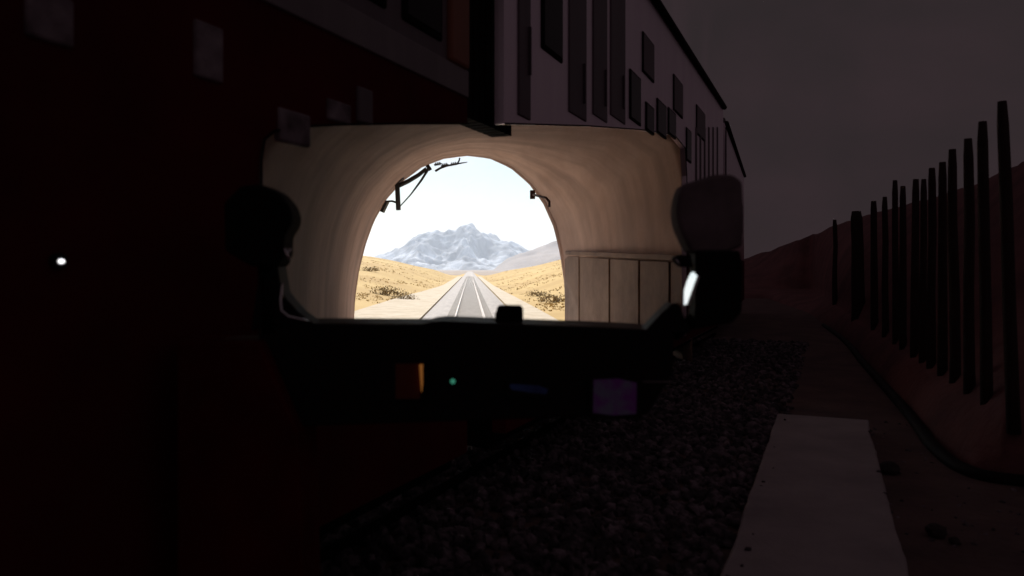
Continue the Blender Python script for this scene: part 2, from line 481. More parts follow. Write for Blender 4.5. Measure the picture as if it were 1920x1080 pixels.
# --- dry grass tufts
rg = random.Random(5)
vs, fs = [], []
for i in range(9000):
    d_ = 24 * (14 ** rg.random())
    px_ = rg.uniform(560, 1180)
    x_ = (px_ - CXP) / F * d_
    s_ = x_ - TX * d_
    lim = (4.8 + 3.0 * (1 - smooth(30, 140, d_))) if s_ < 0 else (4.2 + 0.8 * (1 - smooth(30, 140, d_)))
    if abs(s_) < lim + rg.uniform(-1.2, 1.5) or noise.noise(Vector((x_ * 0.12, d_ * 0.12, 1))) < -0.05: continue
    z_ = near_z(px_, d_)
    for k in range(4):
        a_ = rg.uniform(0, 6.283); h_ = rg.uniform(0.05, 0.16); w_ = rg.uniform(0.03, 0.09)
        c_ = Vector((x_ + rg.uniform(-0.25, 0.25), d_ + rg.uniform(-0.3, 0.3), z_ - 0.03))
        t_ = Vector((math.cos(a_) * w_, math.sin(a_) * w_, 0)); l_ = Vector((rg.uniform(-0.12, 0.12), rg.uniform(-0.12, 0.12), h_))
        b_ = len(vs); vs += [tuple(c_ - t_), tuple(c_ + t_), tuple(c_ + l_ + t_ * 0.5), tuple(c_ + l_ - t_ * 0.5)]; fs.append((b_, b_ + 1, b_ + 2, b_ + 3))
me = bpy.data.meshes.new('dry_grass'); me.from_pydata(vs, [], fs)
structure(link('dry_grass', me, M['tuft']), 'stuff')

# --- dry shrubs in the valley
def shrub(px, y, dd, size, label):
    p = P(px, y, dd); p.z = near_z(px, dd) - 0.02
    root = tag(empty('shrub', p), label, 'shrub', 'dry shrubs on the golden valley slopes')
    rnd = random.Random(px)
    vs, fs = [], []
    for i in range(420):
        th, ph = rnd.uniform(0, 6.283), math.acos(rnd.uniform(-0.1, 1))
        r = size * (0.45 + 0.55 * rnd.random() ** 0.5) * (0.8 + 0.3 * math.sin(3 * th + px))
        c = Vector((math.cos(th) * math.sin(ph) * r * 1.7, math.sin(th) * math.sin(ph) * r, math.cos(ph) * r * 0.75 + size * 0.1))
        a = Vector((rnd.gauss(0, 1), rnd.gauss(0, 1), rnd.gauss(0, 1))).normalized() * size * 0.09
        bb = Vector((rnd.gauss(0, 1), rnd.gauss(0, 1), rnd.gauss(0, 1))).normalized() * size * 0.06
        k = len(vs); vs += [tuple(c - a), tuple(c + bb), tuple(c + a), tuple(c - bb)]; fs.append((k, k + 1, k + 2, k + 3))
    me = bpy.data.meshes.new('foliage'); me.from_pydata(vs, [], fs); link('foliage', me, M['shrub'], root)
    for k in range(4):
        th = k * 1.7 + px
        tube('stem', [(0, 0, -0.05), (math.cos(th) * size * 0.4, math.sin(th) * size * 0.3, size * 0.35), (math.cos(th) * size * 0.9, math.sin(th) * size * 0.6, size * 0.6)], [size * 0.05, size * 0.035, size * 0.015], M['shrub'], root, n=5)
shrub(728, 575, 76, 1.25, 'larger brown dry shrub on the slope left of the track')
shrub(757, 570, 70, 0.9, 'dry shrub just right of the larger brown one, left of the track')
shrub(695, 530, 120, 1.1, 'faint dry shrub farther up the slope by the pale wing wall')
shrub(1038, 575, 64, 1.1, 'dark dry shrub on the slope near the right edge of the tunnel exit')
shrub(1008, 568, 78, 0.9, 'small dry shrub between the track and the dark shrub on the right')

# ================================================================== the tunnel
EXIT, RIM = 20.0, 12.4
arch_px = [(662, 660), (662, 605), (664, 560), (671, 510), (683, 460), (699, 415), (722, 374), (752, 340), (790, 312), (830, 296), (875, 290), (918, 295), (958, 313), (993, 343), (1020, 380), (1040, 425), (1052, 475), (1060, 530), (1063, 605), (1063, 660)]
rim_px = [(440, 680), (440, 560), (438, 420), (446, 330), (478, 262), (540, 222), (700, 210), (875, 206), (1060, 210), (1200, 222), (1270, 262), (1288, 330), (1292, 430), (1292, 560), (1292, 680)]
def resample(pts, n):
    L = [0.0]
    for (x0, y0), (x1, y1) in zip(pts, pts[1:]): L.append(L[-1] + math.hypot(x1 - x0, y1 - y0))
    out = []
    for i in range(n):
        t = L[-1] * i / (n - 1)
        k = max(j for j in range(len(L)) if L[j] <= t + 1e-9); k = min(k, len(pts) - 2)
        f = (t - L[k]) / (L[k + 1] - L[k])
        out.append((pts[k][0] + (pts[k + 1][0] - pts[k][0]) * f, pts[k][1] + (pts[k + 1][1] - pts[k][1]) * f))
    return out
NA = 64
ar = [P(x, y, EXIT) for x, y in resample(arch_px, NA)]
def rim_depth(x): return 4.2 + (RIM - 4.2) * smooth(420, 1250, x) ** 0.85
rm = [P(x, y, rim_depth(x)) for x, y in resample(rim_px, NA)]
tunnel = tag(empty('railway_tunnel', (-1.2, 16, -0.12)), 'brown concrete railway tunnel with a bright arched exit seen behind the black console', 'tunnel')
T0 = Vector(tunnel.location)
rows = []
NS = 28
for i in range(NS + 1):
    s = i / NS
    rows.append([ar[j].lerp(rm[j], s) - T0 + Vector((0, 0, 0.03 * noise.noise(Vector((j * 0.3, s * 9, 0))))) for j in range(NA)])
lining = grid('lining', rows, M['lining'], tunnel)
md = lining.modifiers.new('thickness', 'SOLIDIFY'); md.thickness = 0.06; md.offset = 1.0
cen = Vector((-1.2, 16, 2.0)) - T0
bm = bmesh.new(); bm.from_mesh(lining.data); bm.faces.ensure_lookup_table()
f = bm.faces[len(bm.faces) // 2]
if f.normal.dot(cen - f.calc_center_median()) > 0: md.offset = -1.0
bm.free()
# headwall at the exit, closing the dome
hw_out = [(-18.0, -5), (-18.0, 14.5), (3.0, 14.5), (3.0, -5)]
ring = [(p.x, p.z) for p in ar]
outline = [(-18.0, -5.0), (-18.0, 14.5), (3.0, 14.5), (3.0, -5.0)] + [(ring[-1][0] + 0.02, -5.0)] + [(x, z) for x, z in ring[::-1]] + [(ring[0][0] - 0.02, -5.0)]
prism('headwall', [Vector((x, EXIT + 0.0, z)) - T0 for x, z in outline], Vector((0, 0.1, 0)), M['headwall'], tunnel)
# raised ring round the exit
rr = []
cx, cz = P(868, 480, EXIT).x, P(868, 480, EXIT).z
rows = []
for off, yy in ((0.0, EXIT - 0.02), (0.01, EXIT - 0.16), (0.06, EXIT - 0.20)):
    row = []
    for j, p in enumerate(ar):
        n2 = Vector((p.x - cx, 0, p.z - cz)).normalized()
        q = p + n2 * (off - 0.035); q.y = yy
        row.append(q - T0)
    rows.append(row)
grid('arch_ring', rows, M['lining'], tunnel)
# unseen pale slab added to bounce light onto the lining
fp = [Vector((ar[0].x - 0.3, EXIT + 0.6, -0.10)), Vector((ar[-1].x + 0.3, EXIT + 0.6, -0.10)), Vector((3.2, 12.6, -0.10)), Vector((-2.4, 6.2, -0.10))]
prism('bounce_floor', [p - T0 for p in fp], Vector((0, 0, -0.3)), M['bounce_pale'], tunnel)
# ledge and wall panels on the right side wall
def right_wall(s, z):                                # s 0 at exit .. 1 at rim
    a, b = P(1060, 530, EXIT), P(1291, 560, RIM)
    q = a.lerp(b, s); q.z = z
    return q
wd = (right_wall(1, 0) - right_wall(0, 0)).normalized()
inn = Vector((wd.y, -wd.x, 0)); inn = inn if inn.x < 0 else -inn
def ledge_z(s): return EYE + (HZ - (470 + 8 * s)) / F * (EXIT + (RIM - EXIT) * s)
pts = []
s0, s1 = 0.06, 0.995
for sa, sb in ((s0, s1),):
    a, b = right_wall(sa, ledge_z(sa)), right_wall(sb, ledge_z(sb))
    prof = [a - inn * 0.1, a + inn * 0.13, a + inn * 0.13 - Vector((0, 0, 0.10)), a - inn * 0.1 - Vector((0, 0, 0.10))]
    prism('ledge', [p - T0 for p in prof], b - a, M['panel'], tunnel, 0.012)
edges = [0.03, 0.20, 0.36, 0.50, 0.62, 0.73, 0.83, 0.92, 0.99]
for k in range(len(edges) - 1):
    sa, sb = edges[k] + 0.002, edges[k + 1] - 0.002
    th = 0.06 if k % 2 else 0.085
    a, b = right_wall(sa, 0), right_wall(sb, 0)
    za, zb = ledge_z(sa) - 0.13, ledge_z(sb) - 0.13
    q = [Vector((a.x, a.y, -0.1)) - inn * 0.05, Vector((b.x, b.y, -0.1)) - inn * 0.05, Vector((b.x, b.y, zb)) - inn * 0.05, Vector((a.x, a.y, za)) - inn * 0.05]
    prism('wall_panel', [p - T0 for p in q], inn * (0.05 + th), M['panel'], tunnel, 0.01)

# --- overhead wire bracket at the exit
cb = tag(empty('catenary_bracket', P(745, 330, 19.2)), 'dark overhead wire bracket hanging inside the upper left of the bright tunnel arch', 'wire bracket')
B0 = Vector(cb.location)
def bl(x, y, d=19.2): return P(x, y, d) - B0
prism('mounting_foot', [bl(729, 330), bl(737, 318), bl(757, 308), bl(755, 334), bl(744, 346), bl(737, 342)], Vector((0, 0.3, 0)), M['rust'], cb, 0.02)
tube('hanging_post', [bl(743, 325), bl(745, 350), bl(747, 394)], 0.062, M['iron'], cb)
tube('cantilever_arm', [bl(748, 348), bl(765, 340), bl(785, 328), bl(800, 316)], [0.06, 0.06, 0.055, 0.05], M['iron'], cb)
tube('stay', [bl(749, 388), bl(770, 365), bl(790, 338), bl(805, 314)], [0.014, 0.018, 0.03, 0.034], M['iron'], cb)
tube('joint', [bl(801, 310), bl(807, 319)], 0.05, M['iron'], cb)
tube('wall_tie', [bl(722, 378), bl(735, 377), bl(747, 381)], 0.026, M['iron'], cb)
prism('wall_plate', [bl(712, 396), bl(722, 376), bl(727, 377), bl(717, 398)], Vector((0, 0.3, 0)), M['iron'], cb, 0.01)
tube('registration_arm', [bl(816, 321), bl(826, 315), bl(838, 311), bl(858, 307), bl(876, 304)], [0.03, 0.03, 0.025, 0.022, 0.01], M['iron'], cb)
for x, y in ((821, 308), (834, 310), (851, 308)):
    ins = empty('insulator', bl(x, y)); ins.parent = cb
    C.objects.unlink(ins); bpy.data.objects.remove(ins)
    bm = bmesh.new()
    for k in range(3):
        bmesh.ops.create_cone(bm, cap_ends=True, segments=12, radius1=0.055, radius2=0.035, depth=0.03, matrix=Matrix.Translation(bl(x, y) + Vector((-0.05 + 0.05 * k, 0, 0.01 * k))) @ Matrix.Rotation(R(80), 4, 'Y'))
    bmesh.ops.create_cone(bm, cap_ends=True, segments=8, radius1=0.02, radius2=0.02, depth=0.2, matrix=Matrix.Translation(bl(x, y)) @ Matrix.Rotation(R(80), 4, 'Y'))
    from_bm('insulator', bm, M['iron'], cb)
tube('wire_clamp', [bl(856, 309), bl(861, 301), bl(862, 296)], 0.02, M['iron'], cb)
hk = tag(empty('cable_hook', P(1016, 372, 17.6)), 'small curved cable hook on the lining right of the tunnel arch', 'hook')
H0 = Vector(hk.location)
tube('hook', [P(1000, 365, 18.6) - H0, P(1012, 368, 17.9) - H0, P(1024, 371, 17.3) - H0, P(1030, 378, 17.2) - H0, P(1030, 388, 17.2) - H0], 0.03, M['rust'], hk)
box('fixing_plate', P(994, 372, 18.7) - H0, P(1003, 358, 18.9) - H0, M['rust'], hk, 0.005)

# ================================================================== the train
ROOF = EYE + 3.35
RZ = math.pi / 2 - A
def car(label, u0, cat='train carriage'):
    return tag(empty('train_carriage', uv(u0, -OFF, -0.12), RZ), label, cat, 'carriages of the dark train')
G = -0.12                                              # local z zero is the ground
def rectpanel(name, c, u0, px0, px1, z0, z1, material, y0=-0.012, y1=0.02, bevel=0.004):
    ua, ub = train_pt(px0, 500)[0], train_pt(px1, 500)[0]
    return box(name, (ua - u0, y0, z0 - G), (ub - u0, y1, z1 - G), material, c, bevel)
def outline_local(pts, u0): # (u,z) -> local coords
    return [Vector((u - u0, 0.0, z - G)) for u, z in pts]
def window(c, u0, px0, px1, ytop, ybot, frame=0.02, glass='glass', name='window'):
    ua, zt = train_pt(px0, ytop); _, zb = train_pt(px0, ybot)
    ub = train_pt(px1, 500)[0]
    f = box(name, (ua - u0, -0.014, zb - G), (ub - u0, 0.02, zt - G), M['black'], c, 0.006)
    box('pane', (ua - u0 + frame, -0.019, zb - G + frame), (ub - u0 - frame, 0.0, zt - G - frame), M[glass], f, 0.004)
    return f

# --- nearest carriage
U1 = train_pt(700, 500)[0]
c1 = car('nearest dark maroon train carriage with a grey band and black windows at upper left', U1)
ul, ur = train_pt(-700, 500)[0], train_pt(876, 500)[0]
hole1 = [(876, 232), (760, 232), (640, 234), (560, 238), (512, 246), (493, 262), (487, 300), (487, 626), (876, 626)]
BAND0, BAND1 = EYE + 1.03, EYE + 1.19
pts = [(ul, 0.35), (ul, BAND0), (ur, BAND0)] + [train_pt(x, y) for x, y in hole1] + [(ur, 0.35)]
prism('lower_side', outline_local(pts, U1), Vector((0, 0.07, 0)), M['maroon'], c1)
box('grey_band', (ul - U1, -0.012, BAND0 - G), (ur - U1, 0.07, BAND1 - G), M['grey_paint'], c1, 0.006)
box('upper_side', (ul - U1, 0.0, BAND1 - G + 0.002), (ur - U1, 0.07, ROOF - G), M['dull_side'], c1)
box('roof', (ul - U1, 0.0, ROOF - G + 0.002), (ur - U1, 1.6, ROOF - G + 0.12), M['dull_side'], c1, 0.03)
for px0, px1 in ((-60, 150), (180, 400), (452, 585), (632, 724), (752, 828)):
    ua, ub = train_pt(px0, 500)[0], train_pt(px1, 500)[0]
    f = box('window', (ua - U1, -0.014, EYE + 1.27 - G), (ub - U1, 0.02, EYE + 2.15 - G), M['black'], c1, 0.02)
    box('pane', (ua - U1 + 0.03, -0.02, EYE + 1.30 - G), (ub - U1 - 0.03, 0.0, EYE + 2.12 - G), M['glass'], f, 0.01)
o = rectpanel('corner_post', c1, U1, 838, 874, BAND1 + 0.0, ROOF - 0.05, M['orange'], -0.03, 0.06, 0.02)
for px0, px1, yt, yb, mt in ((362, 415, 34, 142, 'pale_patch'), (520, 579, 200, 264, 'pale_patch'), (612, 655, 183, 223, 'pale_patch'), (45, 135, -30, 66, 'pale_patch'), (668, 696, 160, 228, 'dull_side')):
    ua, zt = train_pt(px0, yt); _, zb = train_pt(px0, yb); ub = train_pt(px1, 500)[0]
    box('side_patch', (ua - U1, -0.014, zb - G), (ub - U1, 0.02, zt - G), M[mt], c1, 0.01)  # raised patches in paler tones on the maroon side
tube('opening_seal', [Vector((q[0] - U1, -0.008, q[1] - G)) for q in (train_pt(x, y) for x, y in hole1[:-1])], 0.005, M['black'], c1, n=8)
# marker lamp
ua, za = train_pt(105, 490)
lampb = tube('marker_lamp', [(ua - U1, 0.01, za - G), (ua - U1, -0.02, za - G)], 0.022, M['black'], c1, n=16)
blob('bulb', (ua - U1, -0.022, za - G), (0.0095, 0.006, 0.0065), M['white_light'], lampb, rough=0)
# bellows
u0_, _ = train_pt(868, 500, 0.18); u1_, _ = train_pt(958, 500, 0.18)
zb = train_pt(905, 232, 0.18)[1]
bm = bmesh.new()
nf = 9
for k in range(nf):
    a0 = u0_ - 0.03 - U1 + (u1_ - u0_ + 0.06) * k / nf; a1 = u0_ - 0.03 - U1 + (u1_ - u0_ + 0.06) * (k + 0.8) / nf
    ret = bmesh.ops.create_cube(bm, size=1.0)
    for v in ret['verts']:
        v.co = Vector((a0 + (a1 - a0) * (v.co.x + 0.5), 0.18 + 0.16 * (v.co.y + 0.5), zb - G + (ROOF - 0.15 - zb) * (v.co.z + 0.5)))
ret = bmesh.ops.create_cube(bm, size=1.0)
for v in ret['verts']:
    v.co = Vector((u0_ - 0.03 - U1 + (u1_ - u0_ + 0.06) * (v.co.x + 0.5), 0.22 + 0.10 * (v.co.y + 0.5), zb - G + 0.01 + (ROOF - 0.2 - zb) * (v.co.z + 0.5)))
from_bm('gangway_bellows', bm, M['black'], c1)
def wheel(c, x, parent=None):
    bm = bmesh.new()
    bmesh.ops.create_cone(bm, cap_ends=True, segments=32, radius1=0.42, radius2=0.42, depth=0.11, matrix=Matrix.Translation((x, 0.48, 0.58)) @ Matrix.Rotation(R(90), 4, 'X'))
    bmesh.ops.bevel(bm, geom=[e for e in bm.edges if e.calc_length() < 0.1], offset=0.012, segments=1, affect='EDGES')
    bmesh.ops.create_cone(bm, cap_ends=True, segments=16, radius1=0.13, radius2=0.10, depth=0.22, matrix=Matrix.Translation((x, 0.42, 0.58)) @ Matrix.Rotation(R(90), 4, 'X'))
    from_bm('wheel', bm, M['under'], c)
def undercarriage(c, xa, xb, wheels):
    box('underframe', (xa, 0.10, 0.36), (xb, 0.9, 0.62), M['under'], c, 0.02)
    for x in wheels:
        wheel(c, x)
    for x in wheels[::2]:
        box('bogie_frame', (x - 0.5, 0.28, 0.46), (x + 2.0, 0.40, 0.70), M['under'], c, 0.03)
undercarriage(c1, ul - U1, ur - U1, [-1.4, 0.1])

# --- second carriage
U2 = train_pt(1200, 500)[0]
c2 = car('pale silver second train carriage with dark doors and two staggered rows of windows', U2)
ul, ur = train_pt(945, 500)[0], train_pt(1356, 500)[0]
hole2 = [(945, 626), (1287, 626), (1287, 330), (1284, 278), (1264, 253), (1200, 243), (1100, 236), (945, 232)]
pts = [(ul, 0.35)] + [train_pt(x, y) for x, y in hole2] + [(ul, ROOF), (ur, ROOF), (ur, 0.35)]
prism('side', outline_local(pts, U2), Vector((0, 0.07, 0)), M['silver'], c2)
box('roof', (ul - U2, 0.0, ROOF - G + 0.002), (ur - U2, 1.4, ROOF - G + 0.12), M['dull_side'], c2, 0.03)
tube('gutter', [(ul - U2, -0.03, ROOF - G - 0.01), (ur - U2 - 0.02, -0.03, ROOF - G - 0.01)], 0.05, M['black'], c2)
tube('opening_seal', [Vector((q[0] - U2, -0.008, q[1] - G)) for q in (train_pt(x, y) for x, y in hole2[1:])], 0.007, M['black'], c2, n=8)
# dark door leaves and pillars near the gangway
for px0, px1, yb in ((971, 993, 229), (1066, 1098, 231), (1111, 1137, 233), (1144, 1171, 236)):
    ua = train_pt(px0, 500)[0]; ub = train_pt(px1, 500)[0]
    zlo = train_pt(px1, yb)[1] + 0.01
    o = box('door', (ua - U2, -0.012, zlo - G), (ub - U2, 0.02, ROOF - 0.12 - G), M['stripe_dark'], c2, 0.008)
    w_ = ub - ua
    box('handle', (ua - U2 + w_ * 0.8, -0.03, max(zlo + 0.15, EYE + 1.4) - G), (ua - U2 + w_ * 0.86, -0.012, max(zlo + 0.15, EYE + 1.4) + 0.35 - G), M['stripe_dark'], o, 0.003)
ua = train_pt(1014, 500)[0]; ub = train_pt(1054, 500)[0]; zlo = train_pt(1034, 106)[1]
f = box('window', (ua - U2, -0.014, zlo - G), (ub - U2, 0.02, ROOF - 0.2 - G), M['black'], c2, 0.02)
box('pane', (ua - U2 + 0.03, -0.02, zlo + 0.03 - G), (ub - U2 - 0.03, 0.0, ROOF - 0.23 - G), M['glass'], f, 0.01)
for a in ((1180, 1200, 128, 222), (1210, 1225, 190, 243), (1231, 1248, 183, 248), (1252, 1266, 200, 250), (1286, 1295, 238, 300)):
    window(c2, U2, *a)
for a in ((1204, 1225, 58, 134), (1262, 1279, 138, 206), (1305, 1321, 195, 250)):
    window(c2, U2, *a, glass='glass_dim', name='upper_window')
for px in (1304, 1312, 1320, 1328, 1336, 1344):
    ua = train_pt(px, 500)[0]
    box('rib', (ua - U2, -0.016, EYE + 1.3 - G), (ua - U2 + 0.10, 0.02, train_pt(px, 238)[1] - G), M['dull_side'], c2, 0.006)
ua = train_pt(1287, 500)[0]
box('lower_panel', (ua - U2 + 0.02, -0.012, 0.36 - G), (ur - U2 - 0.02, 0.02, EYE + 0.34 - G), M['maroon'], c2, 0.01)
zz = min(train_pt(x, 640)[1] for x in (945, 1287))
pts = [(ul, 0.352)] + [train_pt(945, 630), train_pt(1286, 630)] + [(ua, 0.352)]
prism('lower_panel', [v + Vector((-0.004, -0.014, 0)) for v in outline_local(pts, U2)], Vector((0, 0.10, 0)), M['maroon'], c2)
undercarriage(c2, ul - U2, ur - U2, [ul - U2 + 0.8, ul - U2 + 2.4, ur - U2 - 3.2, ur - U2 - 1.4])

# --- third carriage, on the bend
p0, p1 = Vector((4.87, 17.05, 0)), Vector((8.33, 26.8, 0))
dv = (p1 - p0)
L3 = dv.length
c3 = tag(empty('train_carriage', (p0.x, p0.y, -0.12), math.atan2(dv.y, dv.x)), 'farthest grey train carriage bending away behind the pale silver one', 'train carriage', 'carriages of the dark train')
box('side', (0, 0, 0.36 - G), (L3, 0.07, ROOF - G), M['silver'], c3)
box('roof', (0, 0, ROOF - G + 0.002), (L3, 1.4, ROOF - G + 0.12), M['dull_side'], c3, 0.03)
tube('gutter', [(0, -0.03, ROOF - G - 0.01), (L3 - 0.02, -0.03, ROOF - G - 0.01)], 0.05, M['black'], c3)
box('lower_panel', (0.01, -0.012, 0.37 - G), (L3 - 0.01, 0.02, EYE + 0.3 - G), M['maroon'], c3, 0.01)
box('end_wall', (L3 - 0.06, 0.072, 0.36 - G), (L3, 1.4, ROOF - G), M['dull_side'], c3)
box('corner_strip', (0.02, -0.02, 0.4 - G), (0.16, 0.01, ROOF - 0.1 - G), M['black'], c3, 0.01)
for k in range(5):
    f = box('window', (0.8 + k * 1.8, -0.014, EYE + 1.2 - G), (1.7 + k * 1.8, 0.02, EYE + 2.2 - G), M['black'], c3, 0.02)
    box('pane', (0.84 + k * 1.8, -0.02, EYE + 1.24 - G), (1.66 + k * 1.8, 0.0, EYE + 2.16 - G), M['glass_dim'], f, 0.01)
undercarriage(c3, 0, L3, [0.9, 2.6, L3 - 2.8, L3 - 1.1])

# --- the rail the train stands on
tr = tag(empty('rail', uv(6, -OFF - 0.45, -0.12), RZ), 'steel rail in the ballast under the dark train carriages', 'rail')
box('rail_head', (-9, -0.035, 0.04), (12, 0.035, 0.08), M['under'], tr, 0.008)
box('rail_web', (-9, -0.01, -0.06), (12, 0.01, 0.04), M['under'], tr)
box('rail_foot', (-9, -0.07, -0.08), (12, 0.07, -0.06), M['under'], tr)

# ================================================================== the driver's console
CD = 2.4
con = tag(empty('driver_console', P(700, 900, CD) * 1.0), "long black driver's console with small coloured lights below the bright tunnel view", 'console')
con.location.z = -0.12
K0 = Vector(con.location)
def kl(x, y, d=CD): return P(x, y, d) - K0
top = [(486, 607), (640, 607), (790, 608), (806, 604), (826, 602), (900, 605), (1000, 609), (1120, 613), (1215, 618), (1264, 622)]
outl = [kl(x, y) for x, y in top] + [kl(1262, 700), kl(1215, 778), kl(560, 800), kl(486, 800)]
prism('housing', outl, Vector((0, 0.28, 0)), M['console'], con, 0.006)
prism('pedestal', [kl(330, 640, 2.34), kl(486, 640, 2.34), kl(560, 812, 2.34), kl(575, 1340, 2.34), kl(330, 1340, 2.34)], Vector((0, 0.22, 0)), M['plinth'], con, 0.01)
# corner brackets at both ends of the opening
prism('corner_bracket', [kl(1208, 622), kl(1236, 592), kl(1262, 568), kl(1272, 570), kl(1286, 600), kl(1296, 624)], Vector((0, 0.1, 0)), M['console'], con, 0.004)
prism('corner_bracket', [kl(592, 610), kl(560, 586), kl(538, 562), kl(528, 548), kl(520, 500), kl(490, 480), kl(470, 620)], Vector((0, 0.1, 0)), M['console'], con, 0.004)
tube('grab_handle', [kl(529, 530, 2.37), kl(526, 562, 2.36), kl(527, 582, 2.36), kl(540, 593, 2.36), (kl(578, 602, 2.38))], 0.0042, M['chrome'], con)
# lit recess, lamp and screens
rec = box('lit_recess', kl(704, 752, 2.392), kl(796, 676, 2.397), M['console'], con, 0.001)
prism('reflector_plate', [kl(735, 748, 2.394), kl(735, 682, 2.394), kl(788, 682, 2.378), kl(788, 748, 2.378)], Vector((0.0, 0.003, 0)), M['plate'], con)
bx = [kl(786, 684, 2.366), kl(792, 684, 2.366), kl(792, 722, 2.366), kl(790, 736, 2.366)]
prism('light_strip', bx, Vector((0, 0.014, 0)), M['orange_light'], con)
prism('light_hood', [kl(793, 678, 2.36), kl(797, 678, 2.36), kl(797, 750, 2.36), kl(793, 750, 2.36)], Vector((0, 0.04, 0)), M['console'], con)
lm = tube('indicator_lamp', [kl(849, 715, 2.40), kl(849, 715, 2.388)], 0.013, M['console'], con, n=16)
blob('lens', kl(849, 715, 2.387), (0.0085, 0.006, 0.0085), M['green_light'], lm, rough=0)
bz = box('display_bezel', kl(948, 746, 2.388), kl(1036, 712, 2.402), M['console'], con, 0.003)
prism('screen', [kl(955, 724, 2.387), kl(958, 720, 2.387), kl(1010, 723, 2.387), kl(1028, 730, 2.387), kl(1024, 739, 2.387), kl(1000, 737, 2.387), kl(960, 731, 2.387)], Vector((0, 0.004, 0)), M['blue_screen'], bz)
bz = box('display_bezel', kl(1104, 786, 2.384), kl(1202, 704, 2.402), M['console'], con, 0.003)
prism('screen', [kl(1112, 774, 2.382), kl(1113, 712, 2.382), kl(1160, 710, 2.382), kl(1194, 718, 2.382), kl(1193, 776, 2.382), kl(1150, 779, 2.382)], Vector((0, 0.004, 0)), M['purple_screen'], bz)
tube('trim_strip', [kl(1196, 716, 2.394), kl(1262, 716, 2.394)], 0.003, M['dull_side'], con)

# --- little black box on top of the console
dev = tag(empty('dash_box', P(955, 607, 2.52)), 'small black rounded box standing on top of the console before the track', 'box')
D0 = Vector(dev.location)
bm = bmesh.new()
def rrect(x0, x1, y0, y1, r):
    out = []
    for cx_, cy_, a0 in ((x1 - r, y0 + r, -90), (x1 - r, y1 - r, 0), (x0 + r, y1 - r, 90), (x0 + r, y0 + r, 180)):
        for k in range(5):
            t = R(a0 + 90 * k / 4); out.append((cx_ + r * math.cos(t), cy_ + r * math.sin(t)))
    return out
prism('case', [P(x, y, 2.5) - D0 for x, y in rrect(931, 981, 573, 606, 8)], Vector((0, 0.05, 0)), M['pod_black'], dev, 0.002)
bm.free()
prism('side_clip', [P(x, y, 2.505) - D0 for x, y in ((928, 604), (928, 588), (931, 584), (933, 588), (933, 604))], Vector((0, 0.03, 0)), M['iron'], dev, 0.0008)

# --- mirrors at both ends
def rounded_pod(name, pts, depth, d, material, parent, o0, r=0.02):
    return prism(name, [P(x, y, d) - o0 for x, y in pts], Vector((0, depth, 0)), material, parent, r)
ml = tag(empty('side_mirror', P(500, 600, 2.36)), 'black rounded side mirror at the left end of the console', 'mirror', 'side mirrors at the ends of the console')
L0 = Vector(ml.location)
rounded_pod('housing', [(420, 470), (418, 380), (450, 348), (490, 345), (520, 360), (540, 383), (548, 408), (543, 426), (532, 440), (530, 480), (520, 500), (470, 500)], 0.12, 2.36, M['pod_black'], ml, L0, 0.012)
tube('arm', [P(500, 495, 2.42) - L0, P(505, 540, 2.42) - L0, P(508, 625, 2.42) - L0], 0.03, M['pod_black'], ml)
tube('clip', [P(531, 462, 2.35) - L0, P(537, 474, 2.345) - L0, P(543, 487, 2.345) - L0], 0.005, M['chrome'], ml)
tube('clip', [P(545, 466, 2.35) - L0, P(538, 478, 2.35) - L0], 0.004, M['chrome'], ml)
mr = tag(empty('side_mirror', P(1340, 610, 2.45)), 'dark grey rounded side mirror with a bright glint at the right end of the console', 'mirror', 'side mirrors at the ends of the console')
R0 = Vector(mr.location)
rounded_pod('housing', [(1282, 345), (1308, 337), (1342, 326), (1376, 327), (1393, 340), (1396, 400), (1394, 462), (1360, 474), (1298, 474), (1286, 452), (1274, 424), (1269, 396), (1274, 366)], 0.12, 2.45, M['pod'], mr, R0, 0.012)
rounded_pod('mount', [(1304, 470), (1388, 470), (1394, 500), (1392, 585), (1372, 606), (1300, 618), (1306, 560)], 0.10, 2.44, M['pod_black'], mr, R0, 0.008)
tube('arm', [P(1262, 630, 2.5) - R0, P(1300, 600, 2.5) - R0, P(1340, 540, 2.5) - R0], 0.022, M['pod_black'], mr)
mp_ = P(1299, 540, 2.36)
to_cam = (Vector((0, 0, EYE)) - mp_).normalized(); to_sky = (P(900, 400, 20) - mp_).normalized()
hn = (to_cam + to_sky).normalized()
hu = hn.cross(Vector((0, 0, 1))).normalized(); hu = hu if hu.y > 0 else -hu
hv = hu.cross(hn).normalized(); hv = hv if hv.z > 0 else -hv
gl = [mp_ - R0 + hu * a + hv * b for a, b in ((0, -0.055), (0, 0.042), (0.10, 0.055), (0.14, 0.048), (0.155, 0.02), (0.145, -0.012), (0.09, -0.04), (0.05, -0.06))]
prism('mirror_glass', gl, -hn * 0.008, M['chrome'], mr)
rounded_pod('lever', [(1262, 484), (1272, 478), (1296, 478), (1300, 502), (1276, 500)], 0.05, 2.42, M['pod_black'], mr, R0, 0.004)
tube('clip', [P(1267, 486, 2.41) - R0, P(1275, 496, 2.41) - R0], 0.003, M['chrome'], mr)

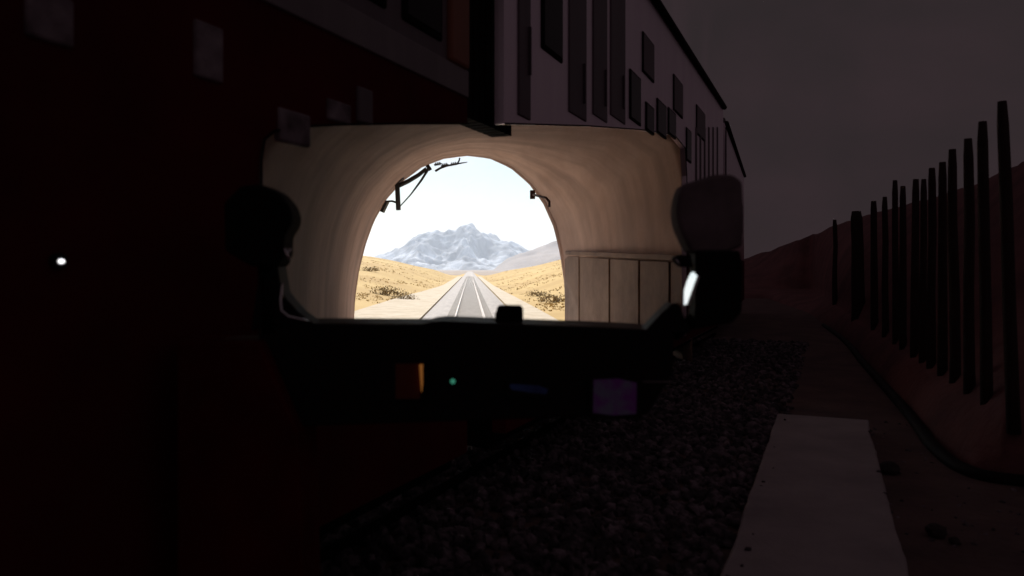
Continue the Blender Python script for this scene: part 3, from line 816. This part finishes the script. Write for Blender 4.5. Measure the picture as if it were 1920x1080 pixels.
# ================================================================== trackside things
posts = [(1879, 190, 1901, 18), (1842, 228, 1851, 16), (1815, 260, 1818, 15), (1786, 280, 1790, 14), (1767, 304, 1767, 13), (1747, 315, 1746, 12), (1732, 336, 1730, 10), (1717, 336, 1714, 11), (1693, 349, 1694, 10), (1678, 338, 1680, 9), (1659, 369, 1660, 9), (1638, 377, 1640, 10), (1606, 396, 1610, 18), (1565, 412, 1566, 7)]
words = ['nearest and tallest dark stake at the right edge of the picture', 'second dark stake from the right edge', 'third dark stake from the right edge', 'fourth dark stake from the right edge', 'fifth dark stake from the right edge', 'sixth dark stake from the right edge', 'seventh dark stake from the right edge', 'eighth dark stake from the right edge', 'ninth dark stake from the right edge', 'tenth dark stake from the right edge', 'eleventh dark stake from the right edge', 'third stake from the far end, just before the thick one', 'thick dark stake, second from the far end of the row', 'thin farthest dark stake at the left end of the row']
for (xt, yt, xb, wpx), lab in zip(posts, words):
    d = min(fence_depth((xt + xb) / 2), 24.0)
    r = wpx / F * d / 2 * 1.25
    ptop = P(xt, yt, d)
    pb = P(xb, 0, d); pb.z = 0.22
    rel = ptop - pb
    m_ = []
    for t in (0, 0.15, 0.4, 0.7, 0.93):
        m_.append(rel * t + Vector((r * 0.5 * noise.noise(Vector((xt, t * 2, 0))), 0, 0)))
    m_.append(rel)
    o = tube('fence_stake', m_, [r * 1.1, r * 1.08, r, r * 0.95, r * 0.9, r * 0.7], M['wood'], None, n=9, wobble=0.06)
    o.location = pb
    tag(o, lab, 'stake', 'row of dark stakes on the earth bank')

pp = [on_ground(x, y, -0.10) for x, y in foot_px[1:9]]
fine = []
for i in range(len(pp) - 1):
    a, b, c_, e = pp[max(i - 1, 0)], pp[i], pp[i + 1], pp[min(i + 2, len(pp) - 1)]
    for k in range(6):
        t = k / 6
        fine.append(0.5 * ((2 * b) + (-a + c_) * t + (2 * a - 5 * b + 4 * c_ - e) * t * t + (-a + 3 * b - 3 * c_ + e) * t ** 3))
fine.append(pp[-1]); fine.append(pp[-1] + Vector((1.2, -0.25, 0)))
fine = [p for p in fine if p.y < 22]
o = tube('bank_foot_shade', [p - fine[0] for p in fine], 0.055, M['shade'], None, n=10)  # black tube added in place of the shaded edge at the bank's foot
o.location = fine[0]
tag(o, 'black strip standing for the shaded edge along the foot of the earth bank', 'shade')
for x, y, s, lab in ((1667, 888, 0.075, 'dark stone against the right edge of the concrete path'), (1755, 1006, 0.06, 'larger dark stone lying on the soil right of the path'), (1790, 1020, 0.03, 'tiny dark stone beside the larger one on the soil')):
    p = on_ground(x, y, -0.12)
    o = blob('stone', (0, 0, s * 0.5), (s, s * 0.9, s * 0.8), M['stone'], None, 0.25, seed=x, sub=2, flat=True)
    o.location = p
    tag(o, lab, 'stone', 'loose stones right of the path')

# --- ballast
rnd = random.Random(11)
protos = []
for k in range(6):
    bm = bmesh.new()
    bmesh.ops.create_icosphere(bm, subdivisions=1, radius=1.0)
    vs = []
    for v in bm.verts:
        v.co *= 1 + 0.55 * noise.noise(v.co * 1.3 + Vector((k * 7.3, 0, 0)))
        v.co.z *= 0.75
    bm.verts.ensure_lookup_table()
    protos.append(([v.co.copy() for v in bm.verts], [[v.index for v in f.verts] for f in bm.faces]))
    bm.free()
vs, fs = [], []
def scatter(nst, ua, ub, va, vb, smin, smax, bias):
    for i in range(nst):
        u = ua + (ub - ua) * rnd.random() ** bias
        v = rnd.uniform(va, vb)
        pv, pf = rnd.choice(protos)
        s = rnd.uniform(smin, smax)
        m_ = Matrix.Translation(uv(u, v, (0.004 if (-0.47 < v < 0.34 and u < 7.9) else -0.12) + rnd.uniform(-0.01, 0.035 if v < -0.48 else 0.004))) @ Matrix.Rotation(rnd.uniform(0, 6.28), 4, (rnd.gauss(0, 1), rnd.gauss(0, 1), rnd.gauss(0, 1))) @ Matrix.Diagonal((s * rnd.uniform(0.7, 1.3), s, s * rnd.uniform(0.7, 1.2), 1))
        b = len(vs)
        vs.extend([tuple(m_ @ c_) for c_ in pv])
        fs.extend([tuple(b + q for q in f) for f in pf])
scatter(7500, 1.2, 9, -2.9, -0.50, 0.022, 0.052, 1.0)
scatter(3500, 8, 17, -2.9, -0.4, 0.03, 0.06, 1.0)
for k_ in range(2):
    scatter(22, 2, 8.2, (-0.52, 0.33)[k_], (-0.36, 0.42)[k_], 0.008, 0.02, 1.0)
scatter(260, 2, 9, 0.37, 2.0, 0.008, 0.025, 1.0)
me = bpy.data.meshes.new('ballast'); me.from_pydata(vs, [], fs)
structure(link('ballast', me, M['ballast']), 'stuff')

# --- air: even haze over the whole place
hz = box('haze', (-12500, -60, -60), (12500, 13000, 430), None)
hm = bpy.data.materials.new('haze_air'); hm.use_nodes = True
hm.node_tree.nodes.remove(hm.node_tree.nodes['Principled BSDF'])
pvn = hm.node_tree.nodes.new('ShaderNodeVolumePrincipled')
pvn.inputs['Color'].default_value = (0.78, 0.87, 1.0, 1)
pvn.inputs['Density'].default_value = 0.00011
pvn.inputs['Anisotropy'].default_value = 0.2
hm.node_tree.links.new(pvn.outputs['Volume'], hm.node_tree.nodes['Material Output'].inputs['Volume'])
hz.data.materials.clear(); hz.data.materials.append(hm)
structure(hz, 'stuff')
